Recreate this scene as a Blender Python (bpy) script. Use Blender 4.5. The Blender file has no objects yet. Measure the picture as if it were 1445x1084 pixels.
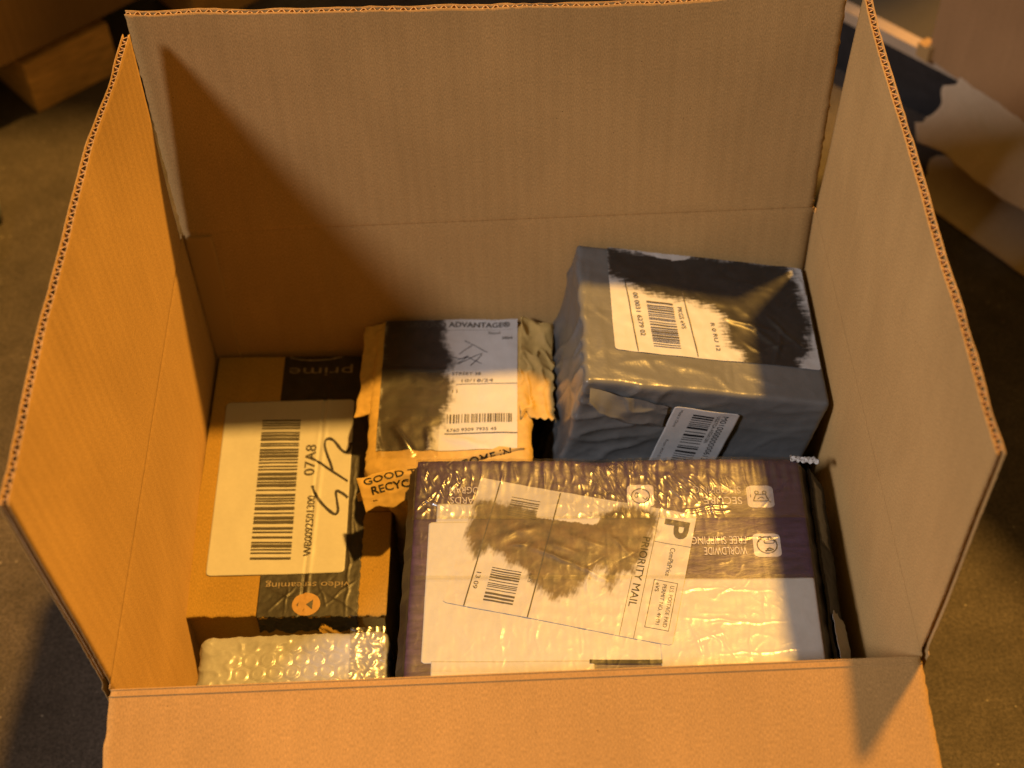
import bpy, math, random
import numpy as np
from mathutils import Matrix, Vector

random.seed(7)
S = bpy.context.scene
COL = S.collection
Z0 = 0.285                 # height of the carton's rim above the concrete

# ------------------------------------------------------------------ camera
CAM = np.array([0.0038267, -0.4357830, 0.7702050 + Z0])
PITCH, YAW, ROLL, FPX = 0.8662277, 0.0015209, -0.0399165, 2115.12
fw = np.array([math.sin(YAW)*math.cos(PITCH), math.cos(YAW)*math.cos(PITCH), -math.sin(PITCH)])
rt = np.array([math.cos(YAW), -math.sin(YAW), 0.0])
up = np.cross(rt, fw)
c_, s_ = math.cos(ROLL), math.sin(ROLL)
rt, up = c_*rt + s_*up, -s_*rt + c_*up
cd = bpy.data.cameras.new('camera')
cam = bpy.data.objects.new('camera', cd)
COL.objects.link(cam)
cam.matrix_world = Matrix(((rt[0], up[0], -fw[0], CAM[0]), (rt[1], up[1], -fw[1], CAM[1]),
                           (rt[2], up[2], -fw[2], CAM[2]), (0, 0, 0, 1)))
cd.sensor_width = 36.0
cd.lens = FPX/1445.0*36.0
cd.clip_start = 0.02
cd.clip_end = 60.0
cd.dof.use_dof = True
cd.dof.focus_distance = 0.98
cd.dof.aperture_fstop = 6.0
S.camera = cam

# ------------------------------------------------------------------ light
W = bpy.data.worlds.new('World')
S.world = W
W.use_nodes = True
bg = W.node_tree.nodes['Background']
bg.inputs[0].default_value = (1.0, 0.60, 0.14, 1)
bg.inputs[1].default_value = 0.25

def lamp(name, kind, loc, target, energy, color, size):
    ld = bpy.data.lights.new(name, kind)
    ld.energy = energy
    ld.color = color
    if kind == 'AREA':
        ld.shape = 'DISK'
        ld.size = size
    else:
        ld.shadow_soft_size = size
    o = bpy.data.objects.new(name, ld)
    COL.objects.link(o)
    o.location = loc
    o.rotation_euler = (Vector(target) - Vector(loc)).to_track_quat('-Z', 'Y').to_euler()
    return o

# orange ceiling lamp, high behind and to the right of the carton
lamp('ceiling_lamp', 'POINT', (1.70, 1.85, 6.0 + Z0), (0, .2, 0), 2750, (1.0, 0.50, 0.085), 0.15)
# pale daylight-coloured lamp, front left
pale = lamp('pale_lamp', 'SPOT', (-1.50, -1.20, 2.05 + Z0), (.14, .24, .24), 165, (0.97, 0.94, 0.96), 0.20)
pale.data.spot_size = math.radians(30)
pale.data.spot_blend = 1.0

S.view_settings.view_transform = 'Standard'
S.view_settings.look = 'None'
S.view_settings.exposure = 0.0
S.view_settings.gamma = 1.0
S.render.engine = 'CYCLES'
S.cycles.use_denoising = True
S.cycles.max_bounces = 10
S.cycles.diffuse_bounces = 6
S.cycles.transparent_max_bounces = 16
S.cycles.caustics_reflective = False
S.cycles.caustics_refractive = False
S.cycles.sample_clamp_indirect = 4.0

# ------------------------------------------------------------------ noise
def _hash(i, j, k):
    n = (i*374761393 + j*668265263 + k*1274126177) & 0x7fffffff
    n = ((n ^ (n >> 13)) * 1274126177) & 0x7fffffff
    return ((n ^ (n >> 16)) & 0xffff) / 65535.0

def pn(x, y, seed=0):
    x = np.asarray(x, float); y = np.asarray(y, float)
    x, y = np.broadcast_arrays(x, y)
    xi = np.floor(x).astype(np.int64); yi = np.floor(y).astype(np.int64)
    fx, fy = x - xi, y - yi
    def g(a, b):
        t = _hash(xi + a, yi + b, seed + 11)*2*np.pi
        return np.cos(t)*(fx - a) + np.sin(t)*(fy - b)
    ux = fx*fx*fx*(fx*(fx*6 - 15) + 10); uy = fy*fy*fy*(fy*(fy*6 - 15) + 10)
    a = g(0, 0)*(1 - ux) + g(1, 0)*ux
    b = g(0, 1)*(1 - ux) + g(1, 1)*ux
    return (a*(1 - uy) + b*uy)*1.5

def fbm(x, y, seed=0, o=3):
    r = 0; a = 1.0; f = 1.0
    for k in range(o):
        r = r + a*pn(np.asarray(x)*f, np.asarray(y)*f, seed + 17*k); a *= .5; f *= 2.03
    return r

def ridge(x, y, seed=0, p=4):
    return np.clip(1 - np.abs(pn(x, y, seed))*1.6, 0, 1)**p

def creases(u, v, segs):
    """sum of straight gaussian wrinkles (u0,v0,u1,v1,width,height), mm"""
    u = u + 1.5*pn(u/11, v/11, 301); v = v + 1.5*pn(u/11, v/11, 302)
    r = np.zeros(np.broadcast(u, v).shape)
    for (a, b, c, d, w, h) in segs:
        dx, dy = c - a, d - b
        L2 = dx*dx + dy*dy
        t = np.clip(((u - a)*dx + (v - b)*dy)/L2, 0, 1)
        dist = np.hypot(u - a - t*dx, v - b - t*dy)
        r = r + h*np.exp(-(dist/w)**2)*(0.35 + 0.65*np.sin(np.pi*np.clip(t, .02, .98)))
    return r

def rand_creases(n, u0, u1, v0, v1, seed, ang=(0, 180), ln=(8, 30), wd=(.5, 1.1), ht=(.25, .7)):
    R = random.Random(seed); out = []
    for _ in range(n):
        a, b = R.uniform(u0, u1), R.uniform(v0, v1)
        t = math.radians(R.uniform(*ang)); l = R.uniform(*ln)
        out.append((a, b, a + l*math.cos(t), b + l*math.sin(t), R.uniform(*wd), R.uniform(*ht)*R.choice((1, 1, -.6))))
    return out

# ------------------------------------------------------------------ materials
def new_mat(name):
    m = bpy.data.materials.new(name); m.use_nodes = True
    nt = m.node_tree
    return m, nt, nt.nodes['Principled BSDF'], nt.nodes.new, nt.links.new

def noise_node(nt, vec, scale, detail=3, rough=.55, dist=0.0):
    n = nt.nodes.new('ShaderNodeTexNoise')
    n.inputs['Scale'].default_value = scale
    n.inputs['Detail'].default_value = detail
    n.inputs['Roughness'].default_value = rough
    n.inputs['Distortion'].default_value = dist
    nt.links.new(vec, n.inputs['Vector'])
    return n

def ramp(nt, src, p0, c0, p1, c1):
    r = nt.nodes.new('ShaderNodeValToRGB')
    r.color_ramp.elements[0].position = p0; r.color_ramp.elements[0].color = (*c0, 1)
    r.color_ramp.elements[1].position = p1; r.color_ramp.elements[1].color = (*c1, 1)
    nt.links.new(src, r.inputs['Fac'])
    return r

def mapping(nt, out, scale):
    m = nt.nodes.new('ShaderNodeMapping')
    m.inputs['Scale'].default_value = scale
    nt.links.new(out, m.inputs['Vector'])
    return m.outputs[0]

def mix_rgb(nt, fac, a, b, mode='MIX'):
    m = nt.nodes.new('ShaderNodeMix'); m.data_type = 'RGBA'; m.blend_type = mode
    for sock, val in ((m.inputs[0], fac), (m.inputs[6], a), (m.inputs[7], b)):
        if isinstance(val, (int, float)): sock.default_value = val
        elif isinstance(val, tuple): sock.default_value = (*val, 1)
        else: nt.links.new(val, sock)
    return m.outputs[2]

def bump(nt, src, strength, dist, prev=None):
    b = nt.nodes.new('ShaderNodeBump')
    b.inputs['Strength'].default_value = strength
    b.inputs['Distance'].default_value = dist
    nt.links.new(src, b.inputs['Height'])
    if prev: nt.links.new(prev, b.inputs['Normal'])
    return b.outputs[0]

def cardboard(name, col, wash=0.5, speck=True):
    """kraft liner: fibres along v, faint washboard of the flutes across u (uv in metres)"""
    m, nt, p, N, L = new_mat(name)
    uv = N('ShaderNodeUVMap').outputs[0]
    f1 = noise_node(nt, mapping(nt, uv, (1500, 500, 1)), 1.0, 3, .65)
    f2 = noise_node(nt, mapping(nt, uv, (22, 9, 1)), 1.0, 3, .6)
    f3 = noise_node(nt, mapping(nt, uv, (130, 9, 1)), 1.0, 2, .5)
    d = tuple(c*.74 for c in col); l = tuple(min(1, c*1.22) for c in col)
    r1 = ramp(nt, f1.outputs[0], .3, d, .7, l)
    r2 = ramp(nt, f2.outputs[0], .3, (.95, .945, .94), .7, (1.04, 1.04, 1.04))
    c = mix_rgb(nt, 1.0, r1.outputs[0], r2.outputs[0], 'MULTIPLY')
    r3 = ramp(nt, f3.outputs[0], .35, (.98, .98, .975), .65, (1.02, 1.02, 1.02))
    c = mix_rgb(nt, 1.0, c, r3.outputs[0], 'MULTIPLY')
    if speck:
        v = N('ShaderNodeTexVoronoi'); v.inputs['Scale'].default_value = 1.0
        L(mapping(nt, uv, (75, 75, 1)), v.inputs['Vector'])
        r4 = ramp(nt, v.outputs['Distance'], .018, (.22, .2, .2), .04, (1, 1, 1))
        c = mix_rgb(nt, 1.0, c, r4.outputs[0], 'MULTIPLY')
    sc1 = noise_node(nt, mapping(nt, uv, (14, 60, 1)), 1.0, 6, .75, 1.5)
    sc2 = ramp(nt, sc1.outputs[0], .66, (1, 1, 1), .80, (1.22, 1.24, 1.3))
    c = mix_rgb(nt, 1.0, c, sc2.outputs[0], 'MULTIPLY')
    st1 = noise_node(nt, mapping(nt, uv, (5, 5, 1)), 1.0, 4, .6, .5)
    st2 = ramp(nt, st1.outputs[0], .35, (.90, .89, .88), .6, (1.03, 1.03, 1.03))
    c = mix_rgb(nt, 1.0, c, st2.outputs[0], 'MULTIPLY')
    L(c, p.inputs['Base Color'])
    p.inputs['Roughness'].default_value = .8
    p.inputs['Diffuse Roughness'].default_value = 1.0
    p.inputs['Specular IOR Level'].default_value = .15
    w = N('ShaderNodeTexWave'); w.wave_type = 'BANDS'; w.bands_direction = 'X'
    w.inputs['Scale'].default_value = 1.0; w.inputs['Distortion'].default_value = 1.2
    w.inputs['Detail'].default_value = 1.0
    L(mapping(nt, uv, (31.4, 2.0, 1)), w.inputs['Vector'])
    b = bump(nt, w.outputs[0], wash*.22, .0010)
    b = bump(nt, f3.outputs[0], .10, .0008, b)
    b = bump(nt, f1.outputs[0], .28, .00035, b)
    L(b, p.inputs['Normal'])
    return m

def simple(name, col, rough=.6, spec=.4, var=.12, nscale=200, bstr=.15, bdist=.0005, coat=0.0, coat_r=.15, stretch=(1, 1, 1), drough=0.0, metal=0.0, fold=0, fold_d=.002):
    m, nt, p, N, L = new_mat(name)
    oc = N('ShaderNodeTexCoord').outputs['Object']
    n1 = noise_node(nt, mapping(nt, oc, stretch), nscale, 4, .6)
    n2 = noise_node(nt, oc, nscale*.12, 3, .6)
    r1 = ramp(nt, n1.outputs[0], .3, tuple(c*(1 - var) for c in col), .7, tuple(min(1, c*(1 + var)) for c in col))
    r2 = ramp(nt, n2.outputs[0], .3, (1 - var*.8,)*3, .7, (1 + var*.4,)*3)
    c = mix_rgb(nt, 1.0, r1.outputs[0], r2.outputs[0], 'MULTIPLY')
    L(c, p.inputs['Base Color'])
    rr = N('ShaderNodeMapRange')
    rr.inputs['To Min'].default_value = max(.03, rough - .1); rr.inputs['To Max'].default_value = min(1, rough + .1)
    L(n2.outputs[0], rr.inputs['Value']); L(rr.outputs[0], p.inputs['Roughness'])
    p.inputs['Specular IOR Level'].default_value = spec
    p.inputs['Coat Weight'].default_value = coat
    p.inputs['Coat Roughness'].default_value = coat_r
    p.inputs['Diffuse Roughness'].default_value = drough
    p.inputs['Metallic'].default_value = metal
    b = bump(nt, n1.outputs[0], bstr, bdist)
    if fold:
        rn = noise_node(nt, mapping(nt, oc, (1.0, .75, .8)), fold, 3, .5, 1.4)
        rn.noise_type = 'RIDGED_MULTIFRACTAL'
        b = bump(nt, rn.outputs[0], .5, fold_d, b)
    L(b, p.inputs['Normal'])
    if coat: L(b, p.inputs['Coat Normal'])
    return m

def paper_ink(name, paper, ink, rough=.5, coat=.3, coat_r=.25, ink_lo=.28, ink_hi=.78, ink_max=.96):
    """white label paper with wiped-on black marker; the marker's shape is the 'ink' attribute"""
    m, nt, p, N, L = new_mat(name)
    oc = N('ShaderNodeTexCoord').outputs['Object']
    at = N('ShaderNodeAttribute'); at.attribute_name = 'ink'
    n1 = noise_node(nt, mapping(nt, oc, (1.0, .4, 1)), 420, 5, .75)
    n2 = noise_node(nt, oc, 90, 4, .65)
    pr = ramp(nt, n1.outputs[0], .3, tuple(c*.95 for c in paper), .7, paper)
    mth = N('ShaderNodeMath'); mth.operation = 'MULTIPLY_ADD'
    L(n1.outputs[0], mth.inputs[0]); mth.inputs[1].default_value = .5
    sub = N('ShaderNodeMath'); sub.operation = 'SUBTRACT'
    L(at.outputs['Fac'], sub.inputs[0]); sub.inputs[1].default_value = .25
    L(sub.outputs[0], mth.inputs[2])
    mr = N('ShaderNodeMapRange'); mr.interpolation_type = 'SMOOTHSTEP'
    mr.inputs['From Min'].default_value = ink_lo; mr.inputs['From Max'].default_value = ink_hi
    mr.inputs['To Max'].default_value = ink_max
    L(mth.outputs[0], mr.inputs['Value'])
    ir = ramp(nt, n2.outputs[0], .35, tuple(c*.5 for c in ink), .72, tuple(c*1.8 for c in ink))
    c = mix_rgb(nt, mr.outputs[0], pr.outputs[0], ir.outputs[0])
    L(c, p.inputs['Base Color'])
    p.inputs['Roughness'].default_value = rough
    p.inputs['Specular IOR Level'].default_value = .4
    p.inputs['Coat Weight'].default_value = coat
    p.inputs['Coat Roughness'].default_value = coat_r
    b = bump(nt, n2.outputs[0], .12, .0012)
    rn = noise_node(nt, oc, 42, 3, .5, 1.6); rn.noise_type = 'RIDGED_MULTIFRACTAL'
    b = bump(nt, rn.outputs[0], .3, .0011, b)
    L(b, p.inputs['Normal']); L(b, p.inputs['Coat Normal'])
    return m

def clear_tape(name, rough=.12, tint=(.97, .96, .93), bs=.10, strength=1.0):
    """thin clear film: lets light through, mirrors at its own wrinkles"""
    m, nt, p, N, L = new_mat(name)
    nt.nodes.remove(p)
    out = nt.nodes['Material Output']
    oc = N('ShaderNodeTexCoord').outputs['Object']
    n1 = noise_node(nt, oc, 260, 3, .6, .6)
    n2 = noise_node(nt, mapping(nt, oc, (1, .35, 1)), 900, 2, .6)
    b = bump(nt, n1.outputs[0], bs, .0014)
    b = bump(nt, n2.outputs[0], bs*.5, .0005, b)
    tr = N('ShaderNodeBsdfTransparent'); tr.inputs[0].default_value = (*tint, 1)
    gl = N('ShaderNodeBsdfGlossy'); gl.inputs['Roughness'].default_value = rough
    L(b, gl.inputs['Normal'])
    fr = N('ShaderNodeLayerWeight'); fr.inputs[0].default_value = .5
    L(b, fr.inputs['Normal'])
    pw = N('ShaderNodeMath'); pw.operation = 'POWER'; pw.inputs[1].default_value = 4.0
    L(fr.outputs['Facing'], pw.inputs[0])
    mu = N('ShaderNodeMath'); mu.operation = 'MULTIPLY_ADD'; mu.use_clamp = True
    mu.inputs[1].default_value = .9; mu.inputs[2].default_value = .075*strength
    L(pw.outputs[0], mu.inputs[0])
    mx = N('ShaderNodeMixShader')
    L(mu.outputs[0], mx.inputs[0]); L(tr.outputs[0], mx.inputs[1]); L(gl.outputs[0], mx.inputs[2])
    L(mx.outputs[0], out.inputs[0])
    return m

def concrete(name):
    m, nt, p, N, L = new_mat(name)
    oc = N('ShaderNodeTexCoord').outputs['Object']
    a = noise_node(nt, oc, 5, 5, .65)
    b = noise_node(nt, oc, 330, 4, .8)
    d = noise_node(nt, oc, 38, 4, .65)
    base = ramp(nt, a.outputs[0], .3, (.056, .045, .041), .7, (.108, .086, .078))
    m2 = ramp(nt, d.outputs[0], .3, (.72, .70, .68), .7, (1.15, 1.15, 1.15))
    c = mix_rgb(nt, 1.0, base.outputs[0], m2.outputs[0], 'MULTIPLY')
    m3 = ramp(nt, b.outputs[0], .36, (.50, .50, .50), .66, (1.5, 1.5, 1.5))
    c = mix_rgb(nt, 1.0, c, m3.outputs[0], 'MULTIPLY')
    v = N('ShaderNodeTexVoronoi'); v.inputs['Scale'].default_value = 150
    L(oc, v.inputs['Vector'])
    gp = ramp(nt, v.outputs['Distance'], .10, (.62, .55, .48), .19, (0, 0, 0))
    gate = ramp(nt, v.outputs['Color'], .72, (0, 0, 0), .9, (.35, .35, .35))
    gfac = mix_rgb(nt, 1.0, gp.outputs[0], gate.outputs[0], 'MULTIPLY')
    c = mix_rgb(nt, 1.0, c, gfac, 'ADD')
    L(c, p.inputs['Base Color'])
    p.inputs['Roughness'].default_value = .75
    bb = bump(nt, d.outputs[0], .4, .002)
    bb = bump(nt, b.outputs[0], .5, .0012, bb)
    L(bb, p.inputs['Normal'])
    return m

KRAFT = (.48, .298, .122)
M = dict(
    crate=simple('dark_plastic', (.030, .030, .034), .5, .4, .2, 80, .2, .001),
    kraft=cardboard('kraft_liner', KRAFT, .6),
    flute=cardboard('kraft_fluting', (.62, .40, .20), 0, False),
    kraft2=cardboard('kraft_parcel', (.51, .335, .085), .4),
    kraft_bg=cardboard('kraft_dusty', (.40, .23, .11), .6),
    kraft_dk=cardboard('kraft_dark', (.26, .15, .07), .6),
    raw=cardboard('raw_greyboard', (.55, .42, .30), .2),
    dark=cardboard('dark_board', (.10, .085, .065), .2),
    mailer=simple('mailer_paper', (.60, .42, .15), .7, .3, .12, 160, .25, .0006, drough=.6, fold=60, fold_d=.0010),
    black=simple('black_print', (.012, .011, .012), .5, .3, .2, 300, .05),
    ink2=simple('grey_print', (.085, .078, .075), .6, .3, .2, 300, .05),
    marker=simple('marker_line', (.045, .043, .055), .5, .3, .3, 500, .05),
    white=simple('label_paper', (.56, .56, .58), .5, .4, .03, 300, .12, .0003, .25, .25),
    whiteprint=simple('white_print', (.62, .58, .62), .45, .4, .10, 400, .1),
    dimprint=simple('dim_white_print', (.40, .36, .42), .45, .4, .2, 300, .1),
    tapeblack=simple('black_paper_tape', (.036, .032, .031), .5, .4, .3, 150, .3, .0007, .25, .3),
    tapeprint=simple('tape_grey_print', (.33, .27, .21), .6, .3, .25, 250, .1),
    tapetan=simple('tape_tan_print', (.50, .30, .12), .6, .3, .12, 250, .2),
    grey=simple('grey_poly_film', (.150, .155, .163), .34, .5, .10, 45, .25, .003, .3, .22, fold=38, fold_d=.0016),
    purple=simple('purple_print', (.064, .041, .105), .36, .5, .35, 260, .3, .0006, 1.0, .28, (.35, 1, 1)),
    sideblack=simple('black_board', (.013, .012, .013), .45, .4, .3, 120, .3, .001, .2, .3),
    bubble=simple('bubble_film', (.41, .42, .48), .30, .6, .14, 90, .2, .001, .7, .17),
    labelink=paper_ink('label_with_marker', (.56, .55, .57), (.075, .046, .022), .5, .25, .3, .28, .8, .92),
    labelink_g=paper_ink('glossy_label_with_marker', (.57, .57, .59), (.009, .008, .008), .42, .35, .32),
    labelink_m=paper_ink('mailer_label_with_marker', (.57, .57, .60), (.016, .011, .011), .5, .25, .3),
    tape=clear_tape('clear_tape', .27, bs=.06, strength=2.6),
    tape2=clear_tape('clear_tape_soft', .24, (.97, .96, .93), .05),
    concrete=concrete('concrete'),
    wood=simple('pallet_wood', (.62, .36, .13), .75, .3, .3, 40, .4, .002, stretch=(1, 1, 8)),
    scrap=simple('grey_scrap', (.17, .17, .18), .45, .4, .2, 60, .3, .002),
)

# ------------------------------------------------------------------ objects
ROOT = {}
def thing(name, label, cat, loc, group=None):
    o = bpy.data.objects.new(name, None)
    o.empty_display_size = .05
    COL.objects.link(o)
    o.location = loc
    o['label'] = label; o['category'] = cat
    if group: o['group'] = group
    ROOT[o] = np.array(loc, float)
    return o

def off_of(parent):
    while parent is not None:
        if parent in ROOT: return ROOT[parent]
        parent = parent.parent
    return np.zeros(3)

def add(name, V, F, mat, parent=None, uv=None, smooth=True, attr=None, label=None):
    V = np.asarray(V, float) - off_of(parent)
    me = bpy.data.meshes.new(name)
    me.from_pydata(V.tolist(), [], F if isinstance(F, list) else F.tolist())
    if uv is not None:
        lay = me.uv_layers.new(name='UVMap')
        idx = np.empty(len(me.loops), np.int32); me.loops.foreach_get('vertex_index', idx)
        lay.data.foreach_set('uv', np.asarray(uv, np.float32)[idx].ravel())
    if attr is not None:
        for k, a in attr.items():
            at = me.attributes.new(k, 'FLOAT', 'POINT')
            at.data.foreach_set('value', np.asarray(a, np.float32))
    if smooth: me.polygons.foreach_set('use_smooth', [True]*len(me.polygons))
    me.materials.append(M[mat] if isinstance(mat, str) else mat)
    me.update()
    o = bpy.data.objects.new(name, me)
    COL.objects.link(o)
    if parent is not None: o.parent = parent
    if label: o['label'] = label
    return o

def gfaces(nu, nv, base=0, flip=False):
    i = np.arange(nu - 1)[:, None]; j = np.arange(nv - 1)[None, :]
    a = (i*nv + j).ravel() + base; b = a + nv; c = b + 1; d = a + 1
    f = np.stack((a, b, c, d), 1)
    return f[:, ::-1] if flip else f

class Sheet:
    """a flat face of a parcel: u to the right, v to the back, millimetres; h = relief"""
    def __init__(s, O, U, V, h=None):
        s.O = np.array(O, float) + (0, 0, Z0)
        U = np.array(U, float); s.U = U/np.linalg.norm(U)
        V = np.array(V, float); V = V - s.U*(s.U@V); s.V = V/np.linalg.norm(V)
        s.N = np.cross(s.U, s.V)
        s.h = h or (lambda u, v: np.zeros(np.broadcast(u, v).shape))
    def at(s, u, v, off=0.0):
        u = np.asarray(u, float); v = np.asarray(v, float)
        u, v = np.broadcast_arrays(u, v)
        z = s.h(u, v) + off
        return (s.O + (u[..., None]*s.U + v[..., None]*s.V + z[..., None]*s.N)*.001)

class Sub:
    """rotated patch on a sheet, origin at its upper left corner, b runs negative downwards"""
    def __init__(s, sh, x, y, ang, base=.35, bump=None):
        s.sh = sh; s.x = x; s.y = y; s.c = math.cos(math.radians(ang)); s.s = math.sin(math.radians(ang))
        s.base = base; s.bump = bump
    def at(s, a, b, off=0.0):
        a = np.asarray(a, float); b = np.asarray(b, float)
        a, b = np.broadcast_arrays(a, b)
        o = off + s.base + (s.bump(a, b) if s.bump else 0)
        return s.sh.at(s.x + a*s.c - b*s.s, s.y + a*s.s + b*s.c, o)

def patch(name, surf, a0, a1, b0, b1, res, mat, parent, off=0.0, r=0.0, inkf=None, rag=None, label=None, thick=.18):
    """rectangular sheet of paper or film lying on surf (corner radius r, ragged ends by rag)"""
    nu = max(3, int(abs(a1 - a0)/res) + 1); nv = max(3, int(abs(b1 - b0)/res) + 1)
    A, B = np.meshgrid(np.linspace(a0, a1, nu), np.linspace(b0, b1, nv), indexing='ij')
    if r:
        d = np.minimum(np.abs(B - b0), np.abs(b1 - B))
        ins = np.where(d < r, r - np.sqrt(np.clip(r*r - (r - d)**2, 0, None)), 0)
        m = (a0 + a1)/2; half = abs(a1 - a0)/2
        A = m + (A - m)*(half - ins)/half
    if rag:
        A, B = rag(A, B)
    P = surf.at(A, B, off)
    attr = {'ink': inkf(A, B).ravel()} if inkf else None
    V = P.reshape(-1, 3); F = gfaces(nu, nv)
    if attr is None and thick:
        # give the sheet its thickness with a turned-down rim
        n = nu*nv
        per = [i*nv for i in range(nu)] + [(nu - 1)*nv + j for j in range(1, nv)] + \
              [i*nv + nv - 1 for i in range(nu - 2, -1, -1)] + [j for j in range(nv - 2, 0, -1)]
        Q = surf.at(A, B, off - thick).reshape(-1, 3)[per]
        k = len(per); idx = np.arange(k); pp = np.array(per)
        S4 = np.stack((pp, n + idx, n + (idx + 1) % k, pp[(idx + 1) % k]), 1)
        V = np.vstack((V, Q)); F = np.vstack((F, S4))
    return add(name, V, F, mat, parent, attr=attr, label=label)

# printed things -----------------------------------------------------------
_fc = {}
def font_mesh(body, bold=0.0, res=3):
    k = (body, bold)
    if k in _fc: return _fc[k]
    cu = bpy.data.curves.new('t', 'FONT'); cu.body = body; cu.resolution_u = res; cu.offset = bold
    ob = bpy.data.objects.new('t', cu); COL.objects.link(ob)
    dg = bpy.context.evaluated_depsgraph_get()
    me = bpy.data.meshes.new_from_object(ob.evaluated_get(dg))
    V = np.array([v.co[:2] for v in me.vertices]); F = [list(p.vertices) for p in me.polygons]
    bpy.data.objects.remove(ob); bpy.data.curves.remove(cu); bpy.data.meshes.remove(me)
    _fc[k] = (V, F)
    return V, F

def text(surf, body, cx, cy, L, H, ang, mat, parent, off=.25, bold=0.0, name='printed_text', rows=None, warp=None):
    V, F = font_mesh(body, bold)
    lo, hi = V.min(0), V.max(0)
    q = (V - (lo + hi)/2)/(hi - lo)*np.array([L, H])
    c, s = math.cos(math.radians(ang)), math.sin(math.radians(ang))
    a = cx + q[:, 0]*c - q[:, 1]*s; b = cy + q[:, 0]*s + q[:, 1]*c
    if warp: a, b = warp(a, b)
    return add(name, surf.at(a, b, off), F, mat, parent, smooth=False)

def quads(surf, rects, mat, parent, name, off=.22, n=6, ang=0):
    """list of (a0,a1,b0,b1) printed as one mark, cut along their longer side to follow the relief"""
    V = []; F = []
    for (a0, a1, b0, b1) in rects:
        k = len(V)
        if abs(a1 - a0) >= abs(b1 - b0):
            for t in np.linspace(a0, a1, n): V += [(t, b0), (t, b1)]
        else:
            for t in np.linspace(b0, b1, n): V += [(a0, t), (a1, t)]
        F += [[k + 2*i, k + 2*i + 1, k + 2*i + 3, k + 2*i + 2] for i in range(n - 1)]
    V = np.array(V)
    return add(name, surf.at(V[:, 0], V[:, 1], off), F, mat, parent, smooth=False)

def barcode(surf, a0, a1, b0, b1, mat, parent, along='b', seed=1, mod=.55, off=.22, shear=0.0):
    R = random.Random(seed); rects = []
    lo, hi = (min(b0, b1), max(b0, b1)) if along == 'b' else (min(a0, a1), max(a0, a1))
    t = lo
    while t < hi:
        w = mod*R.choice((1, 1, 1, 1.6, 2, 2.6)); g = mod*R.choice((1.2, 1.6, 2, 2.6, 3.4))
        e = min(hi, t + w)
        if along == 'b': rects.append((a0 + shear*t, a1 + shear*t, t, e))
        else: rects.append((t, e, b0, b1))
        t = e + g
    return quads(surf, rects, mat, parent, 'barcode', off)

def stroke(surf, pts, width, mat, parent, name='handwriting', off=.25, closed=False, sub=6):
    P = np.array(pts, float)
    if closed: P = np.vstack((P, P[:1]))
    out = []
    n = len(P)
    for i in range(n - 1):
        p0, p1, p2, p3 = P[max(i - 1, 0)], P[i], P[i + 1], P[min(i + 2, n - 1)]
        for t in np.linspace(0, 1, sub, endpoint=False):
            out.append(.5*(2*p1 + (p2 - p0)*t + (2*p0 - 5*p1 + 4*p2 - p3)*t*t + (3*p1 - p0 - 3*p2 + p3)*t**3))
    out.append(P[-1]); C = np.array(out)
    T = np.gradient(C, axis=0); T /= np.maximum(np.linalg.norm(T, axis=1, keepdims=True), 1e-9)
    Nn = np.stack((-T[:, 1], T[:, 0]), 1)
    wv = width*(.85 + .3*pn(np.arange(len(C))*.23, 0.5, 3))[:, None]/2
    A = C + Nn*wv; B = C - Nn*wv
    Q = np.empty((2*len(C), 2)); Q[0::2] = A; Q[1::2] = B
    F = [[2*i, 2*i + 1, 2*i + 3, 2*i + 2] for i in range(len(C) - 1)]
    return add(name, surf.at(Q[:, 0], Q[:, 1], off), F, mat, parent, smooth=False)

def straight(surf, a0, b0, a1, b1, w, mat, parent, off=.22, name='printed_line'):
    return stroke(surf, [(a0 + (a1 - a0)*t, b0 + (b1 - b0)*t) for t in np.linspace(0, 1, 9)], w, mat, parent, name, off, sub=3)

def poly_sdf(P, a, b):
    """signed distance, positive inside"""
    P = np.array(P, float); a = np.asarray(a, float); b = np.asarray(b, float)
    d = np.full(a.shape, 1e9); ins = np.zeros(a.shape, bool)
    for i in range(len(P)):
        x0, y0 = P[i]; x1, y1 = P[(i + 1) % len(P)]
        dx, dy = x1 - x0, y1 - y0
        t = np.clip(((a - x0)*dx + (b - y0)*dy)/(dx*dx + dy*dy + 1e-12), 0, 1)
        d = np.minimum(d, np.hypot(a - x0 - t*dx, b - y0 - t*dy))
        cr = ((y0 > b) != (y1 > b)) & (a < (x1 - x0)*(b - y0)/(y1 - y0 + 1e-12) + x0)
        ins ^= cr
    return np.where(ins, d, -d)

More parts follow.
